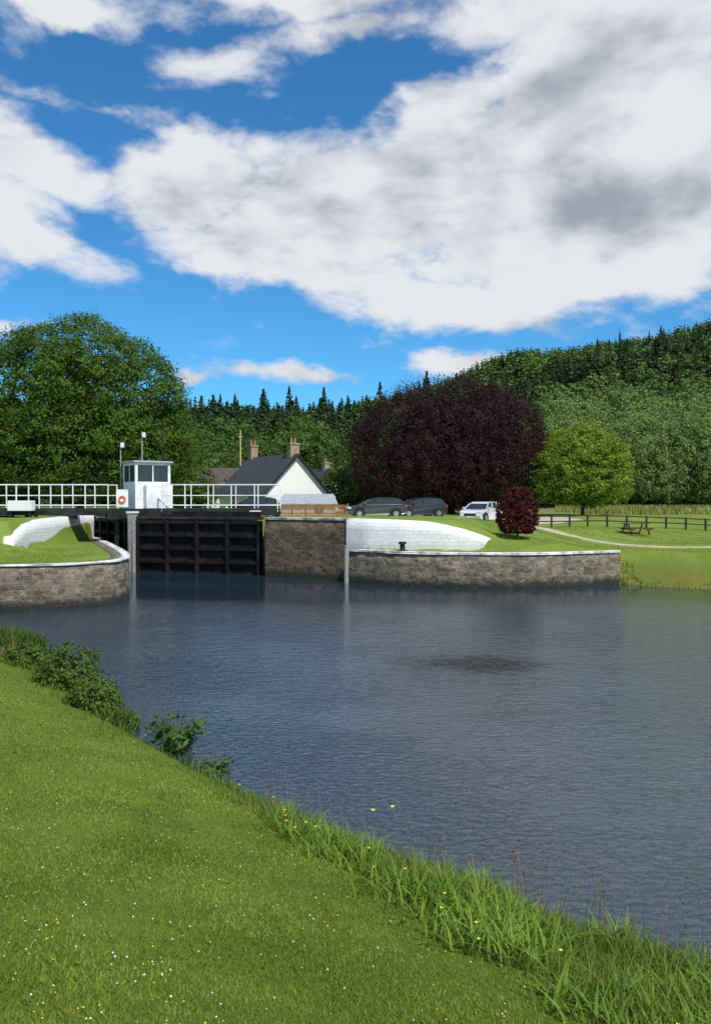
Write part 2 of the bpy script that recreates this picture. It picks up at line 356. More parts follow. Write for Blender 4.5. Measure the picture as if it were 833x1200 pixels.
leaf((-15.7,46.6),(-12.1,41.2),'black timber lock gate leaf left of the pale post',5,5)
o=thing('gate_post','pale weathered square post where the two lock gates meet','post',(-11.82,40.75,0),R(-15))
q=MB(); q.box((0,0,.9),(.4,.36,4.4)); q.build('timber',M['palewood'],o,bevel=.02); q=MB(); q.box((0,0,3.16),(.5,.44,.1)); q.build('cap',M['white'],o)
for dx in(-.1,.1):
    q=MB(); q.bar((dx,-.21,2.9),(dx,-.21,.1),.05,.04); q.build('iron_strap',M['rim'],o)
def footbridge(x0,x1,y,label,z=3.36,top=4.64,yaw=0):
    o=thing('footbridge',label,'footbridge',(x0,y,0),yaw); L=x1-x0
    q=MB(); q.box((L/2,-.75,z-.2),(L,.14,.36)); q.build('girder',M['black'],o)
    q=MB(); q.box((L/2,.75,z-.2),(L,.14,.36)); q.build('girder',M['black'],o)
    q=MB(); q.box((L/2,0,z-.03),(L,1.62,.06)); q.build('deck',M['black'],o)
    k=max(2,round(L/2.3))
    for i in range(k+1):
        for sy in(-.6,.6):
            q=MB(); q.box((.1+(L-.2)*i/k,sy,z-.47),(.16,.16,.3)); q.build('bearing_block',M['black'],o)
    for sy in(-.78,.78):
        for zz in(top,(top+z)/2+.05,z+.16):
            q=MB(); q.tube((0,sy,zz),(L,sy,zz),.028,n=8); q.build('handrail',M['white'],o)
        n=max(2,round(L/1.2))
        for i in range(n+1):
            q=MB(); q.box((L*i/n,sy,(z+top)/2-.1),(.055,.055,top-z+.2)); q.build('railing_post',M['white'],o)
    return o
footbridge(-24.5,-13.35,42.3,'black footbridge with white railings left of the white cabin')
footbridge(-10.45,-4.2,42.3,'black footbridge with white railings right of the white cabin')
o=thing('cabin_platform','dark platform under the small white control cabin','platform',(-11.9,42.9,0))
q=MB(); q.box((0,0,3.05),(2.85,3.2,.56)); q.build('deck',M['black'],o)
for dx in(-1.1,1.1):
    q=MB(); q.box((dx,-.9,1.2),(.25,.25,3.2)); q.build('leg',M['black'],o)
o=thing('balance_beam','black balance beam with white tip above the right lock gate','beam',(0,0,0)); q=MB(); q.bar((-4.9,39.5,3.08),(-9.6,40.4,3.08),.32,.28); q.build('beam',M['blackwood'],o,bevel=.02)
q=MB(); q.bar((-4.9,39.5,3.24),(-5.4,39.6,3.24),.34,.06); q.build('end_cap',M['white'],o)
cab=thing('control_cabin','small white flat roofed control cabin with wide dark windows on the lock','cabin',(-11.95,41.75,3.34),R(35.5))
W1,W2,HT=2.0,1.95,2.72
def cabpanel(face,a,b_,z0,z1,th,mat,name,par,out=0.0):
    q=MB()
    if face=='r': q.box(((a+b_)/2,th/2-out,(z0+z1)/2),(b_-a,th,z1-z0))
    elif face=='l': q.box((th/2-out,(a+b_)/2,(z0+z1)/2),(th,b_-a,z1-z0))
    elif face=='b': q.box(((a+b_)/2,W2-th/2+out,(z0+z1)/2),(b_-a,th,z1-z0))
    else: q.box((W1-th/2+out,(a+b_)/2,(z0+z1)/2),(th,b_-a,z1-z0))
    return q.build(name,mat,par)
q=MB(); q.box((W1/2,W2/2,.7),(W1,W2,1.4)); q.build('lower_wall',M['white'],cab)
for x_,y_ in((.07,.07),(W1-.07,.07),(.07,W2-.07),(W1-.07,W2-.07)):
    q=MB(); q.box((x_,y_,1.95),(.14,.14,1.1)); q.build('corner_post',M['white'],cab)
for fc,LL in(('r',W1),('l',W2),('b',W1),('s',W2)):
    wn=cabpanel(fc,.142,LL-.142,1.42,2.38,.03,M['glass'],'window',cab,-.03)
    cabpanel(fc,LL/2-.03,LL/2+.03,1.42,2.38,.05,M['white'],'mullion',wn,-.01)
    cabpanel(fc,.142,LL-.142,1.402,1.47,.07,M['white'],'sill',wn,.02)
q=MB(); q.box((W1/2,W2/2,2.45),(W1-.01,W2-.01,.14)); q.build('fascia',M['white'],cab)
q=MB(); q.box((W1/2,W2/2,2.57),(W1+.26,W2+.26,.1)); q.build('roof',M['greyroof'],cab,bevel=.02)
q=MB(); q.box((W1*.6,-.24,.65),(1.5,.45,1.28)); q.build('equipment_box',M['white'],cab,bevel=.02)
lb=thing('lifebuoy','orange ring lifebuoy on a white board beside the cabin','lifebuoy',(-12.55,41.35,3.8),R(8))
q=MB(); q.box((0,.08,.1),(.62,.04,.95)); q.build('board',M['white'],lb)
q=MB(); n=20; mjr=.16; mnr=.04; vs=[];fs=[]
for i in range(n):
    for j in range(8):
        a=2*PI*i/n; b_=2*PI*j/8; r_=mjr+mnr*math.cos(b_); vs.append((r_*math.cos(a),mnr*math.sin(b_)+.01,r_*math.sin(a)+.05)); fs.append((i*8+j,((i+1)%n)*8+j,((i+1)%n)*8+(j+1)%8,i*8+(j+1)%8))
q.add(vs,fs); q.build('ring',M['orange'],lb,True)
def mast(x,y,z0,z1,label):
    o=thing('lamp_post',label,'lamp post',(x,y,z0)); q=MB(); q.tube((0,0,0),(0,0,z1-z0),.05,.035,8); q.build('pole',M['palewood'],o)
    q=MB(); q.bar((0,0,z1-z0),(.28,0,z1-z0+.02),.05); q.build('arm',M['black'],o)
    q=MB(); q.box((.12,-.05,z1-z0-.14),(.18,.18,.28)); q.build('lantern',M['lamp'],o,bevel=.03)
mast(-13.3,43.6,2.88,7.05,'thin lamp post left of the white cabin')
mast(-12.0,43.3,3.3,7.6,'tallest lantern mast rising behind the cabin roof')
o=thing('aerial_mast','thin black aerial mast at the right of the cabin roof','mast',(-10.75,42.8,3.34)); q=MB(); q.tube((0,0,0),(0,0,4.55),.03,.015,6); q.build('pole',M['black'],o); q=MB(); q.box((0,0,4.05),(.1,.1,.2)); q.build('sensor',M['black'],o)
o=thing('control_box','white rectangular control box on short legs at far left railing','box',(-17.9,41.2,2.88)); q=MB(); q.box((0,0,.62),(1.3,.5,.55)); q.build('housing',M['white'],o,bevel=.03)
for dx in(-.5,.5):
    q=MB(); q.box((dx,0,.18),(.08,.3,.36)); q.build('leg',M['black'],o)
# ---------------------------------------------------------------- houses
def slab(q,pts,th):
    P=[Vector(p) for p in pts]; nrm=(P[1]-P[0]).cross(P[2]-P[0]).normalized()
    if nrm.z<0: nrm=-nrm
    n=len(P); vs=[p for p in P]+[p+nrm*th for p in P]
    q.add(vs,[tuple(range(n)),tuple(range(n,2*n))[::-1]]+[(i,(i+1)%n,n+(i+1)%n,n+i) for i in range(n)])
def house(label,loc,rz,W,L,eave,ridge,wmat,rmat,chim=(),wins=(),name='cottage'):
    o=thing(name,label,'house',loc,rz); q=MB()
    pr=[(-W/2,0),(W/2,0),(W/2,eave),(0,ridge),(-W/2,eave)]; n=5
    q.add([(x,0,z) for x,z in pr]+[(x,L,z) for x,z in pr],[tuple(range(n)),tuple(range(n,2*n))[::-1]]+[(i,(i+1)%n,n+(i+1)%n,n+i) for i in range(n) if i in(0,1,4)])
    q.build('wall',wmat,o); rf=None
    q=MB(); k=(ridge-eave)/(W/2); ov=.35
    for s in(-1,1):
        slab(q,[(s*(W/2+ov),-ov,eave-ov*k+.03),(0,-ov,ridge+.03),(0,L+ov,ridge+.03),(s*(W/2+ov),L+ov,eave-ov*k+.03)],.14)
    rf=q.build('roof',rmat,o)
    q=MB()
    for s in(-1,1): q.bar((s*(W/2+ov),-ov-.03,eave-ov*k+.0),(0,-ov-.03,ridge+.03),.05,.2)
    q.build('bargeboard',M['black'] if rmat is M['slate'] else M['white'],rf)
    for (x_,y_,hc,wc,np_) in chim:
        q=MB(); zb=ridge-abs(x_)*k-.4; q.box((x_,y_,(zb+hc)/2),(wc,.65,hc-zb)).box((x_,y_,hc-.1),(wc+.16,.8,.14)); c_=q.build('chimney',M['sandstone'],rf)
        for i in range(np_):
            px=x_+(i-(np_-1)/2)*.42; q=MB(); q.tube((px,y_,hc-.03),(px,y_,hc+.5),.13,.1,10); q.build('chimney_pot',M['terracotta'],rf)
    for (face,a,z,w_,h_) in wins:
        q=MB(); fr=MB()
        if face=='f': q.box((a,-.01,z),(w_,.06,h_)); fr.box((a,-.03,z-h_/2-.05),(w_+.2,.14,.08)).box((a,-.045,z),(.05,.03,h_)).box((a,-.045,z),(w_,.03,.05))
        else: q.box((-W/2-.01,a,z),(.06,w_,h_)); fr.box((-W/2-.03,a,z-h_/2-.05),(.14,w_+.2,.08)).box((-W/2-.045,a,z),(.03,.05,h_)).box((-W/2-.045,a,z),(.03,w_,.05))
        wi=q.build('window',M['glass'],o); fr.build('frame',M['white'],wi)
    return o
def at(px,D): return (px-CX)/F*D
D=74
house('white gabled cottage with dark slate roof and two sandstone chimneys behind the lock',(at(347,D),D,2.4),R(38),7.3,8.6,2.1,5.7,M['render'],M['slate'],
      chim=((0,.5,6.9,1.0,2),(0,8.1,7.1,.8,2)),wins=(('l',2.2,1.3,.9,1.0),('l',5.5,1.3,.9,1.0)))
o=thing('telegraph_pole','thin ochre pole rising behind the left chimney of the cottage','pole',(at(282,83),83,2.4)); q=MB(); q.tube((0,0,0),(0,0,8.9),.11,.06,8); q.build('shaft',M['gold'],o); q=MB(); q.box((0,0,8.2),(.5,.08,.08)); q.build('crossbar',M['gold'],o)
o=thing('outbuilding','low outbuilding with pale grey sloping roof in front of the white cottage gable','outbuilding',(at(326,68),68,2.4),0)
q=MB(); q.add([(0,0,0),(5.0,0,0),(5.0,3,0),(0,3,0),(0,0,1.0),(5.0,0,1.0),(5.0,3,1.75),(0,3,1.75)],[(0,1,5,4),(1,2,6,5),(2,3,7,6),(3,0,4,7),(0,3,2,1)]); q.build('wall',M['render'],o)
q=MB(); slab(q,[(-.25,-.3,.95),(5.3,-.3,.95),(4.8,3.2,1.85),(.25,3.2,1.85)],.1); q.build('roof',M['greyroof'],o)
q=MB(); q.box((3.6,-.03,.5),(.8,.05,.55)); q.build('window',M['glass'],o)
house('long low cottage with brown tiled roof between the white cabin and slate roof',(at(272,86),88,2.4),R(90),6.5,9.0,2.3,4.9,M['render'],M['brownroof'],chim=((0,8.4,5.7,.7,1),))
house('small dark roofed cottage half hidden right of the white gable',(at(385,92),92,2.4),R(40),5.0,6,2.2,5.0,M['render'],M['slate'],chim=((0,.6,5.9,.7,1),))
o=thing('timber_fence','brown timber paling fence below the cottage and left of the parked cars','fence',(-6.1,60.5,2.44))
for i in range(6):
    q=MB(); q.box((i*1.1,0,.5),(.12,.12,1.15)); q.build('post',M['fencewood'],o)
for z in(.3,.85):
    q=MB(); q.box((2.75,-.02,z),(5.6,.05,.1)); q.build('rail',M['fencewood'],o)
q=MB()
for i in range(36): q.box((.08+i*.155,-.06,.5),(.11,.02,.95+.02*(i%2)))
q.build('palings',M['fencewood'],o)
o=thing('rail_fence','long dark post and rail fence across the lawn behind the picnic table','fence',(0,0,0))
fp=[(10.9,52.5),(16,53),(24,52.7),(34,52.4),(48,51)]
P=[];
for a,b_ in zip(fp[:-1],fp[1:]):
    L=math.hypot(b_[0]-a[0],b_[1]-a[1]); k=max(1,round(L/1.3))
    for i in range(k): P.append((a[0]+(b_[0]-a[0])*i/k,a[1]+(b_[1]-a[1])*i/k))
P.append(fp[-1]); P=[(x_,y_,H1(x_,y_)) for x_,y_ in P]
for x_,y_,z_ in P:
    q=MB(); q.box((x_,y_,z_+.36),(.11,.11,.95)); q.build('post',M['darkfence'],o)
for zz in(.4,.76):
    q=MB()
    for a,b_ in zip(P[:-1],P[1:]): q.bar((a[0],a[1],a[2]+zz),(b_[0],b_[1],b_[2]+zz),.05,.08)
    q.build('rail',M['darkfence'],o)
o=thing('picnic_table','brown wooden picnic table with attached benches on the lawn by the dark fence','picnic table',(17.3,47.5,H1(17.3,47.5)),R(12)); o.scale=(.92,.92,.92)
q=MB()
for i in range(5): q.box((0,-.3+i*.15,.76),(1.8,.13,.045))
q.build('tabletop',M['brownwood'],o)
for s in(-1,1):
    q=MB()
    for i in(0,1): q.box((0,s*(.68+i*.14),.45),(1.8,.12,.045))
    q.build('bench',M['brownwood'],o)
for x_ in(-.65,.65):
    for s in(-1,1):
        q=MB(); q.bar((x_,s*.62,0),(x_,s*.22,.74),.05,.09); q.build('leg',M['brownwood'],o)
    q=MB(); q.bar((x_+.05,-.82,.4),(x_+.05,.82,.4),.05,.09); q.build('cross_brace',M['brownwood'],o)
def ribbon(name,pts,w,lift,mat):
    P=np.array(crs(pts,12)); T=np.gradient(P,axis=0); T/=np.linalg.norm(T,axis=1)[:,None]; Nn=np.stack([-T[:,1],T[:,0]],1); k=7; V=[]
    for j in range(k):
        q_=P+Nn*w*(j/(k-1)-.5)*(1+.06*np.sin(np.arange(len(P))*.9+j))[:,None]; V.append(np.column_stack([q_,height(q_[:,0],q_[:,1])+lift*(1 if 0<j<k-1 else -1.0)]))
    n=len(P); V=np.concatenate(V); Fc=[(j*n+i,j*n+i+1,(j+1)*n+i+1,(j+1)*n+i) for j in range(k-1) for i in range(n-1)]
    return tag(np_obj(name,V,Fc,mat,smooth=True),kind='structure')
PATH=[(5,53),(8,48.5),(10.6,44.5),(12.6,41.2),(15.3,38.9),(19,37.9),(26,37.4),(40,38)]
ribbon('path',PATH,1.7,.035,M['gravel'])
ribbon('car_park',[(-14,62),(-6,58.5),(2,58),(9,58.5),(16,62)],9,.03,M['gravel'])
# ---------------------------------------------------------------- cars
def car(label,loc,rz,paint,Ls=1.0,hatch=1):
    o=thing('parked_car',label,'car',loc,rz,None); o.scale=(1,1,.93)
    def wf(x,z):
        w_=.9 if z>.5 else .86
        if abs(x)>2.0*Ls: w_*=.88
        elif abs(x)>1.8*Ls: w_*=.96
        return w_
    S=lambda pr:[(x*Ls,z) for x,z in pr]
    q=MB(); q.prism(S([(-2.18,.34),(-2.2,.72),(-2.1,.98),(-1.95,1.06),(-1.0,1.09),(.3,1.08),(1.05,1.04),(1.5,1.0),(1.95,.92),(2.14,.78),(2.2,.55),(2.16,.3),(1.8,.24),(-1.8,.24)]),wf); q.build('body',paint,o,bevel=.05)
    q=MB(); q.prism(S([(-2.0,1.05),(-1.66,1.45),(-1.3,1.53),(-.4,1.56),(.15,1.53),(.5,1.42),(1.2,1.03)]),lambda x,z:.84 if z<1.1 else .84-(z-1.05)*.34); q.build('window_glass',M['glass'],o)
    q=MB(); q.prism(S([(-1.82,1.44),(-1.3,1.57),(-.4,1.61),(.15,1.575),(.5,1.45),(.15,1.54),(-.4,1.565),(-1.3,1.535)]),lambda x,z:.695); q.build('roof',paint,o)
    for s in(-1,1):
        q=MB()
        for (a,b_) in(((1.22,1.04),(.48,1.45)),((.02,1.06),(-.08,1.56)),((-1.0,1.06),(-1.05,1.55)),((-1.98,1.05),(-1.62,1.48))):
            q.bar((a[0]*Ls,s*.852,a[1]),(b_[0]*Ls,s*.705,b_[1]),.05,.09)
        q.build('pillars',paint,o)
        q=MB(); q.box((.95*Ls,s*.98,1.12),(.16,.2,.14)); q.build('wing_mirror',paint,o,bevel=.03)
        q=MB(); q.box((2.06*Ls,s*.66,.79),(.2,.34,.14)); q.build('headlight',M['lamp'],o,bevel=.02)
        q=MB(); q.box((-2.1*Ls,s*.68,.93),(.16,.3,.18)); q.build('tail_light',M['red'],o,bevel=.02)
        for x_ in(-1.33,1.36):
            q=MB(); q.tube((x_*Ls,s*.68,.34),(x_*Ls,s*.925,.34),.35,.35,20); w_=q.build('wheel',M['tyre'],o); 
            q=MB(); q.tube((x_*Ls,s*.9,.34),(x_*Ls,s*.94,.34),.22,.19,12); q.build('rim',M['rim'],w_)
            q=MB(); q.tube((x_*Ls,s*.70,.37),(x_*Ls,s*.907,.37),.42,.42,20); q.build('wheel_arch',M['tyre'],o)
    q=MB(); q.box((2.17*Ls,0,.62),(.06,.9,.2)); q.build('grille',M['black'],o)
    q=MB(); q.box((2.2*Ls,0,.45),(.04,.52,.11)); q.build('front_plate',M['white'],o)
    q=MB(); q.box((-2.21*Ls,0,.72),(.04,.52,.11)); q.build('rear_plate',M['gold'],o)
    return o
def gz(x,y): return H1(x,y)+.03
car('dark grey car parked leftmost beside the timber fence',(at(441,57),57,gz(1.6,57)),R(186),carpaint('grey_car_paint',(.06,.065,.075)))
car('dark blue grey car parked between the grey car and the copper beech trunk',(at(490,58.5),58.5,gz(4.8,58.5)),R(205),carpaint('blue_car_paint',(.03,.04,.055)),.97)
car('white car parked facing the canal beneath the copper beech',(at(564,56),56,gz(9.2,56)),R(238),carpaint('white_car_paint',(.75,.76,.78)),.95)
car('black car parked behind the right footbridge railings',(at(297,55),55,gz(-7.3,55)),R(190),carpaint('black_car_paint',(.015,.017,.02)),.9)
# ---------------------------------------------------------------- foliage
def diamonds(rng,Cc,Nrm,size,asp=.55):
    n=len(Cc); Nrm=Nrm/(np.linalg.norm(Nrm,axis=1)[:,None]+1e-9); r=rng.normal(size=(n,3)); u=np.cross(Nrm,r); u/=np.linalg.norm(u,axis=1)[:,None]+1e-9; v=np.cross(Nrm,u)
    s=np.asarray(size)*rng.uniform(.6,1.3,n); s=s[:,None]
    V=np.stack([Cc+u*s,Cc+v*s*asp,Cc-u*s,Cc-v*s*asp],1).reshape(-1,3); return V,np.arange(4*n).reshape(-1,4)
def crown(rng,ells,ncl,per,cr,leafs,shell=.6,zs=.6,lump=.1,up=.35,asp=.55,zmin=.25):
    w=np.array([e[1][0]*e[1][2]+e[1][1]*e[1][2] for e in ells]); w=w/w.sum(); k=rng.choice(len(ells),ncl,p=w)
    c=np.array([e[0] for e in ells])[k]; r=np.array([e[1] for e in ells])[k]
    d=rng.normal(size=(ncl,3)); d/=np.linalg.norm(d,axis=1)[:,None]
    rad=shell+(1-shell)*rng.random(ncl)**.4; lp=1+lump*np.sin(d[:,0]*5+c[:,0]+1)*np.sin(d[:,1]*4+2)+lump*.8*np.sin(d[:,2]*7+d[:,0]*6)
    cc=c+d*r*(rad*lp)[:,None]
    sz=cr*rng.uniform(.6,1.35,ncl)
    q=rng.normal(size=(ncl*per,3)); q/=np.linalg.norm(q,axis=1)[:,None]; rb=rng.random(ncl*per)**.5
    P=np.repeat(cc,per,0)+q*(rb*1.6*np.repeat(sz,per))[:,None]*np.array([1,1,zs])
    Nn=np.repeat(d,per,0)*.6+q*.7+rng.normal(size=(ncl*per,3))*.45+np.array([0,0,up])
    k2=P[:,2]>zmin; return P[k2],Nn[k2]
def inner(rng,ells,n,size):
    k=rng.integers(0,len(ells),n); c=np.array([e[0] for e in ells])[k]; r=np.array([e[1] for e in ells])[k]
    d=rng.normal(size=(n,3)); d/=np.linalg.norm(d,axis=1)[:,None]; return diamonds(rng,c+d*r*.62*rng.random(n)[:,None]**.4,d+rng.normal(size=(n,3))*.4,size,.8)
def trunkmb(h,r,limbs,rng,spread=.5,n=10):
    q=MB(); q.path([(0,0,-.3),(r*.2,0,h*.25),(-r*.3,r*.2,h*.6),(0,0,h)],[r*1.35,r,r*.7,r*.25],n)
    for i in range(limbs):
        a=2*PI*i/limbs+rng.uniform(-.3,.3); z=h*rng.uniform(.3,.75); l=h*spread*rng.uniform(.5,.9)
        q.path([(0,0,z),(math.cos(a)*l*.5,math.sin(a)*l*.5,z+l*.4),(math.cos(a)*l,math.sin(a)*l,z+l*.6)],[r*.45,r*.28,r*.08],6)
    return q
def tree(name,label,loc,ells,ncl,per,cr,leafs,mat,th,tr,cat='tree',group=None,limbs=7,seed=1,fill=0,**k):
    rng=np.random.default_rng(seed); o=thing(name,label,cat,loc,0,group)
    trunkmb(th,tr,limbs,rng).build('trunk',M['bark'],o,True)
    asp=k.get('asp',.55)
    P,Nn=crown(rng,ells,ncl,per,cr,leafs,**k); V,Fc=diamonds(rng,P,Nn,leafs,asp)
    if fill:
        V2,F2=inner(rng,ells,fill,min(e[1][0] for e in ells)*.16); Fc=np.concatenate([Fc,F2+len(V)]); V=np.concatenate([V,V2])
    np_obj('crown',V,Fc,mat,o); return o
M['leaf_big']=leafmat('sycamore_leaves',(.035,.075,.01),(.1,.175,.026),.3,.35,isl=.4)
M['leaf_copper']=leafmat('copper_leaves',(.014,.0058,.0068),(.046,.018,.019),.1,.5,isl=.35)
M['leaf_bright']=leafmat('bright_leaves',(.12,.19,.018),(.25,.34,.045),.35,.6)
M['leaf_red']=leafmat('dark_red_leaves',(.03,.006,.008),(.11,.02,.02),.2,2)
M['leaf_mid']=leafmat('woodland_leaves',(.045,.09,.016),(.12,.2,.04),.3,.3,orand=.7,tint=(.05,.085,.02))
M['leaf_pale']=leafmat('willow_leaves',(.13,.2,.06),(.22,.31,.1),.3,.3,orand=.5,isl=.4,tint=(.14,.23,.06))
M['leaf_bush']=leafmat('bank_bush_leaves',(.045,.085,.014),(.12,.19,.03),.3,2,isl=.6)
M['needle']=leafmat('conifer_needles',(.016,.038,.015),(.05,.095,.034),.12,.3,orand=.6,tint=(.05,.085,.03))
M['needle_hill']=leafmat('hill_leaves',(.035,.07,.02),(.145,.225,.055),.22,.03,isl=.2,world=True)
M['needle_dark']=leafmat('hill_needles',(.014,.034,.016),(.05,.085,.035),.15,.03,isl=.3,world=True)
g=lambda px,D_: (at(px,D_),D_,H1(at(px,D_),D_))
tree('sycamore_tree','huge dark green broadleaf tree filling the left side behind the footbridge',g(95,68),
  [((0,0,11.2),(8.2,8,6.0)),((-6,1,9.5),(6.5,6,6)),((5.2,-1,8.6),(4.8,5,5.2)),((1,-2,5.5),(9.0,7,4)),((-8,0,5.5),(6,6,4.5)),((7.0,0,5.8),(3.2,4,4.0)),((-.5,0,13.4),(5.6,5,3.9))],3000,42,.62,.13,M['leaf_big'],10,.55,seed=11,fill=700,shell=.72,lump=.07)
tree('beech_tree','great domed weeping copper beech with dark purple leaves in the middle',g(525,74),
  [((0,0,6.8),(9.1,8,5.9)),((-2.2,0,5.6),(7.4,7,5.6)),((2.6,0,5.8),(7.0,7,5.8)),((-.8,0,8.2),(7.4,6.5,4.6)),((0,-1,3.9),(9.4,7.4,4.0)),((4.2,0,8),(4.9,5,3.7))],3000,44,.42,.10,M['leaf_copper'],9,.6,seed=12,zs=1.5,up=.15,shell=.86,asp=.45,lump=.03,fill=700)
tree('maple_tree','round bright green tree standing right of the copper beech',g(682,66),
  [((0,0,4.3),(3.9,3.6,3.4)),((-.4,0,5.4),(3.1,3,2.3)),((1.3,0,3.0),(2.9,2.8,2.2)),((-1.5,0,2.8),(2.7,2.6,2.0))],1100,28,.36,.11,M['leaf_bright'],4,.22,seed=13,fill=250,lump=.05)
BX=at(606,35.9); tree('copper_bush','egg shaped dark red bush on the lawn above the low wall',(BX,35.9,H1(BX,35.9)-.05),
  [((0,0,1.28),(.98,.95,1.18)),((0,0,.95),(.97,.97,.9))],900,26,.07,.035,M['leaf_red'],1.2,.07,cat='bush',seed=14,lump=.015,limbs=5,fill=200,shell=.86)
for i,(px,D_,r_,h_,lab,mt) in enumerate([(405,80,2.6,4.6,'green bushy shrub between the small cottage and the copper beech','leaf_mid'),(245,95,5,8,'mid green tree above the brown tiled roof','leaf_mid'),
     (215,84,3.5,5,'dark shrub between the sycamore and the brown roofed cottage','leaf_big'),(385,100,3.5,5.5,'pale green tree peeking over the small cottage roof','leaf_pale')]):
    tree('shrub' if h_<6 else 'garden_tree',lab,g(px,D_),[((0,0,h_*.55),(r_,r_,h_*.5)),((r_*.3,0,h_*.4),(r_*.8,r_*.8,h_*.38))],300,28,.4,.15,M[mt],h_*.5,.15,seed=30+i,fill=150)
def conifer(rng,h,Rb,lev=26,nb=8,seg=3,sz=.42):
    Pc=[];Nn=[];S=[]
    for i in range(lev):
        t_=i/(lev-1); z=h*(.1+.9*t_); r=Rb*(1-t_)**.75*rng.uniform(.7,1.2)+.15
        for j in range(nb):
            a=rng.uniform(0,2*PI)
            rr=r*rng.uniform(.6,1.2)
            for s in range(seg):
                f=(s+.7)/seg; Pc.append((math.cos(a)*rr*f,math.sin(a)*rr*f,z-rr*f*.28+rng.normal()*.2)); Nn.append((math.cos(a)*.8+rng.normal()*.3,math.sin(a)*.8+rng.normal()*.3,1)); S.append(sz*(.55+rr/Rb*.8))
    return np.array(Pc),np.array(Nn),np.array(S)
protC=[]; HC=[]
for i in range(4):
    rng=np.random.default_rng(50+i); h=18+i*1.7; HC.append(h+.3)
    o=thing('conifer_tree','tall dark conifer in the wood behind the cottages','tree',(0,0,0)); MB().path([(0,0,-.5),(0,0,h*.5),(0,0,h*.97)],[.3,.2,.04],7).build('trunk',M['bark'],o)
    P_,N_,S_=conifer(rng,h,4.3-.45*i,28,11,4,.52); V,Fc=diamonds(rng,P_,N_,S_,.5); np_obj('crown',V,Fc,M['needle'],o); protC.append(o)
protB=[]
for i in range(3):
    protB.append(tree('woodland_tree','rounded green broadleaf tree in front of the conifer wood',(0,0,0),[((0,0,8),(4.6,4.4,4.6)),((2,1,6.4),(3.2,3,3.2)),((-2.2,0,6),(3.2,3,3.4)),((0,-1,4),(4.4,4,3))],300,18,.6,.25,M['leaf_mid'],7,.25,seed=60+i,fill=120))
protP=[]
for i in range(3):
    protP.append(tree('willow_tree','pale green feathery tree along the right edge of the field',(0,0,0),[((0,0,9.5),(4.6,4.2,6.2)),((1.6,0,6),(3.8,3,4.8)),((-1.8,0,5.6),(3.6,3,4.6)),((.3,0,12.5),(3.2,3,3.4))],480,22,.55,.19,M['leaf_pale'],9,.22,seed=70+i,zs=1.1,fill=200,lump=.06))
UP_={}
def used_p(prot): return UP_.setdefault(id(prot),set())
def place(prot,k,px,D_,s,label,group,sz=None):
    p=prot[k]; loc=g(px,D_); sc=(s,s,(sz or s)); rz=random.uniform(0,6.28)
    if k not in used_p(prot): used_p(prot).add(k); p.location=loc; p.scale=sc; p.rotation_euler=(0,0,rz); p['label']=label; p['group']=group; return p
    return dup(p,loc,rz,sc,label,group)
rr=random.Random(5)
def skyl(px): return np.interp(px,[150,230,300,360,420,470,520,560,620],[470,462,457,453,455,440,438,436,434])
for row,(D_,n) in enumerate(((176,26),(160,26),(146,24))):
    for i in range(n):
        px=150+ (600-150)*(i+rr.random()*1.3)/n
        top=float(skyl(px))+rr.choice((0,4,8,14,22))+row*13
        z=H1(at(px,D_),D_); need=H+(HY-top)/F*D_-z
        if rr.random()<.3 and row>0: place(protB,rr.randrange(3),px,D_+rr.uniform(-5,5),(need-1.0)/12.6,'tall rounded tree rising among the conifers behind the cottages','broadleaf trees among the conifers',None)
        else:
            k=rr.randrange(4); place(protC,k,px,D_+rr.uniform(-5,5),need/HC[k],'tall dark conifer in the wood behind the cottages','conifers of the wood behind the cottages',None)
for D_,n,t0 in((128,13,498),(116,11,515)):
    for i in range(n):
        px=205+(640-205)*(i+rr.random()*.7)/n; top=t0+rr.uniform(-14,12); z=H1(at(px,D_),D_); need=H+(HY-top)/F*D_-z
        place(protB,rr.randrange(3),px,D_,need/12.6,'rounded green broadleaf tree in front of the conifer wood','broadleaf trees in front of the conifer wood')
for D_,n,t0 in((150,12,462),(136,12,478),(122,12,496)):
    for i in range(n):
        px=635+(960-635)*(i+rr.random()*.7)/n; top=t0+rr.uniform(-8,8)-(px-640)*.04; z=H1(at(px,D_),D_); need=H+(HY-top)/F*D_-z
        place(protP,rr.randrange(3),px,D_,need/16.2,'pale green feathery tree along the right edge of the field','pale trees along the right edge of the field')
rng=np.random.default_rng(90); varC=[]; varB=[]
for i in range(4):
    P_,N_,S_=conifer(rng,14,2.9,14,7,2,1.0); varC.append(diamonds(rng,P_,N_,S_*.9,.6))
for i in range(4):
    P_,N_=crown(rng,[((0,0,6.5),(5.4,5.4,5.0)),((2.2,0,5),(3.8,3.8,3.6)),((-2.4,.5,5.5),(3.6,3.6,3.5))],110,7,.8,.8,shell=.8); varB.append(diamonds(rng,P_,N_,.62,.7))
lowv=[]
for i in range(3):
    P_,N_,S_=conifer(rng,15,3.6,6,4,1,2.4); lowv.append(diamonds(rng,P_,N_,S_,.7))
store={'b':[[],[],0],'c':[[],[],0]}
def addt(key,vf,x_,y_,s):
    v,f=vf; S=store[key]; a=rng.uniform(0,6.28); ca,sa=math.cos(a)*s,math.sin(a)*s
    S[0].append(np.column_stack([v[:,0]*ca-v[:,1]*sa+x_,v[:,0]*sa+v[:,1]*ca+y_,v[:,2]*s+2.45+float(hills(np.array(x_),np.array(y_)))])); S[1].append(f+S[2]); S[2]+=len(v)
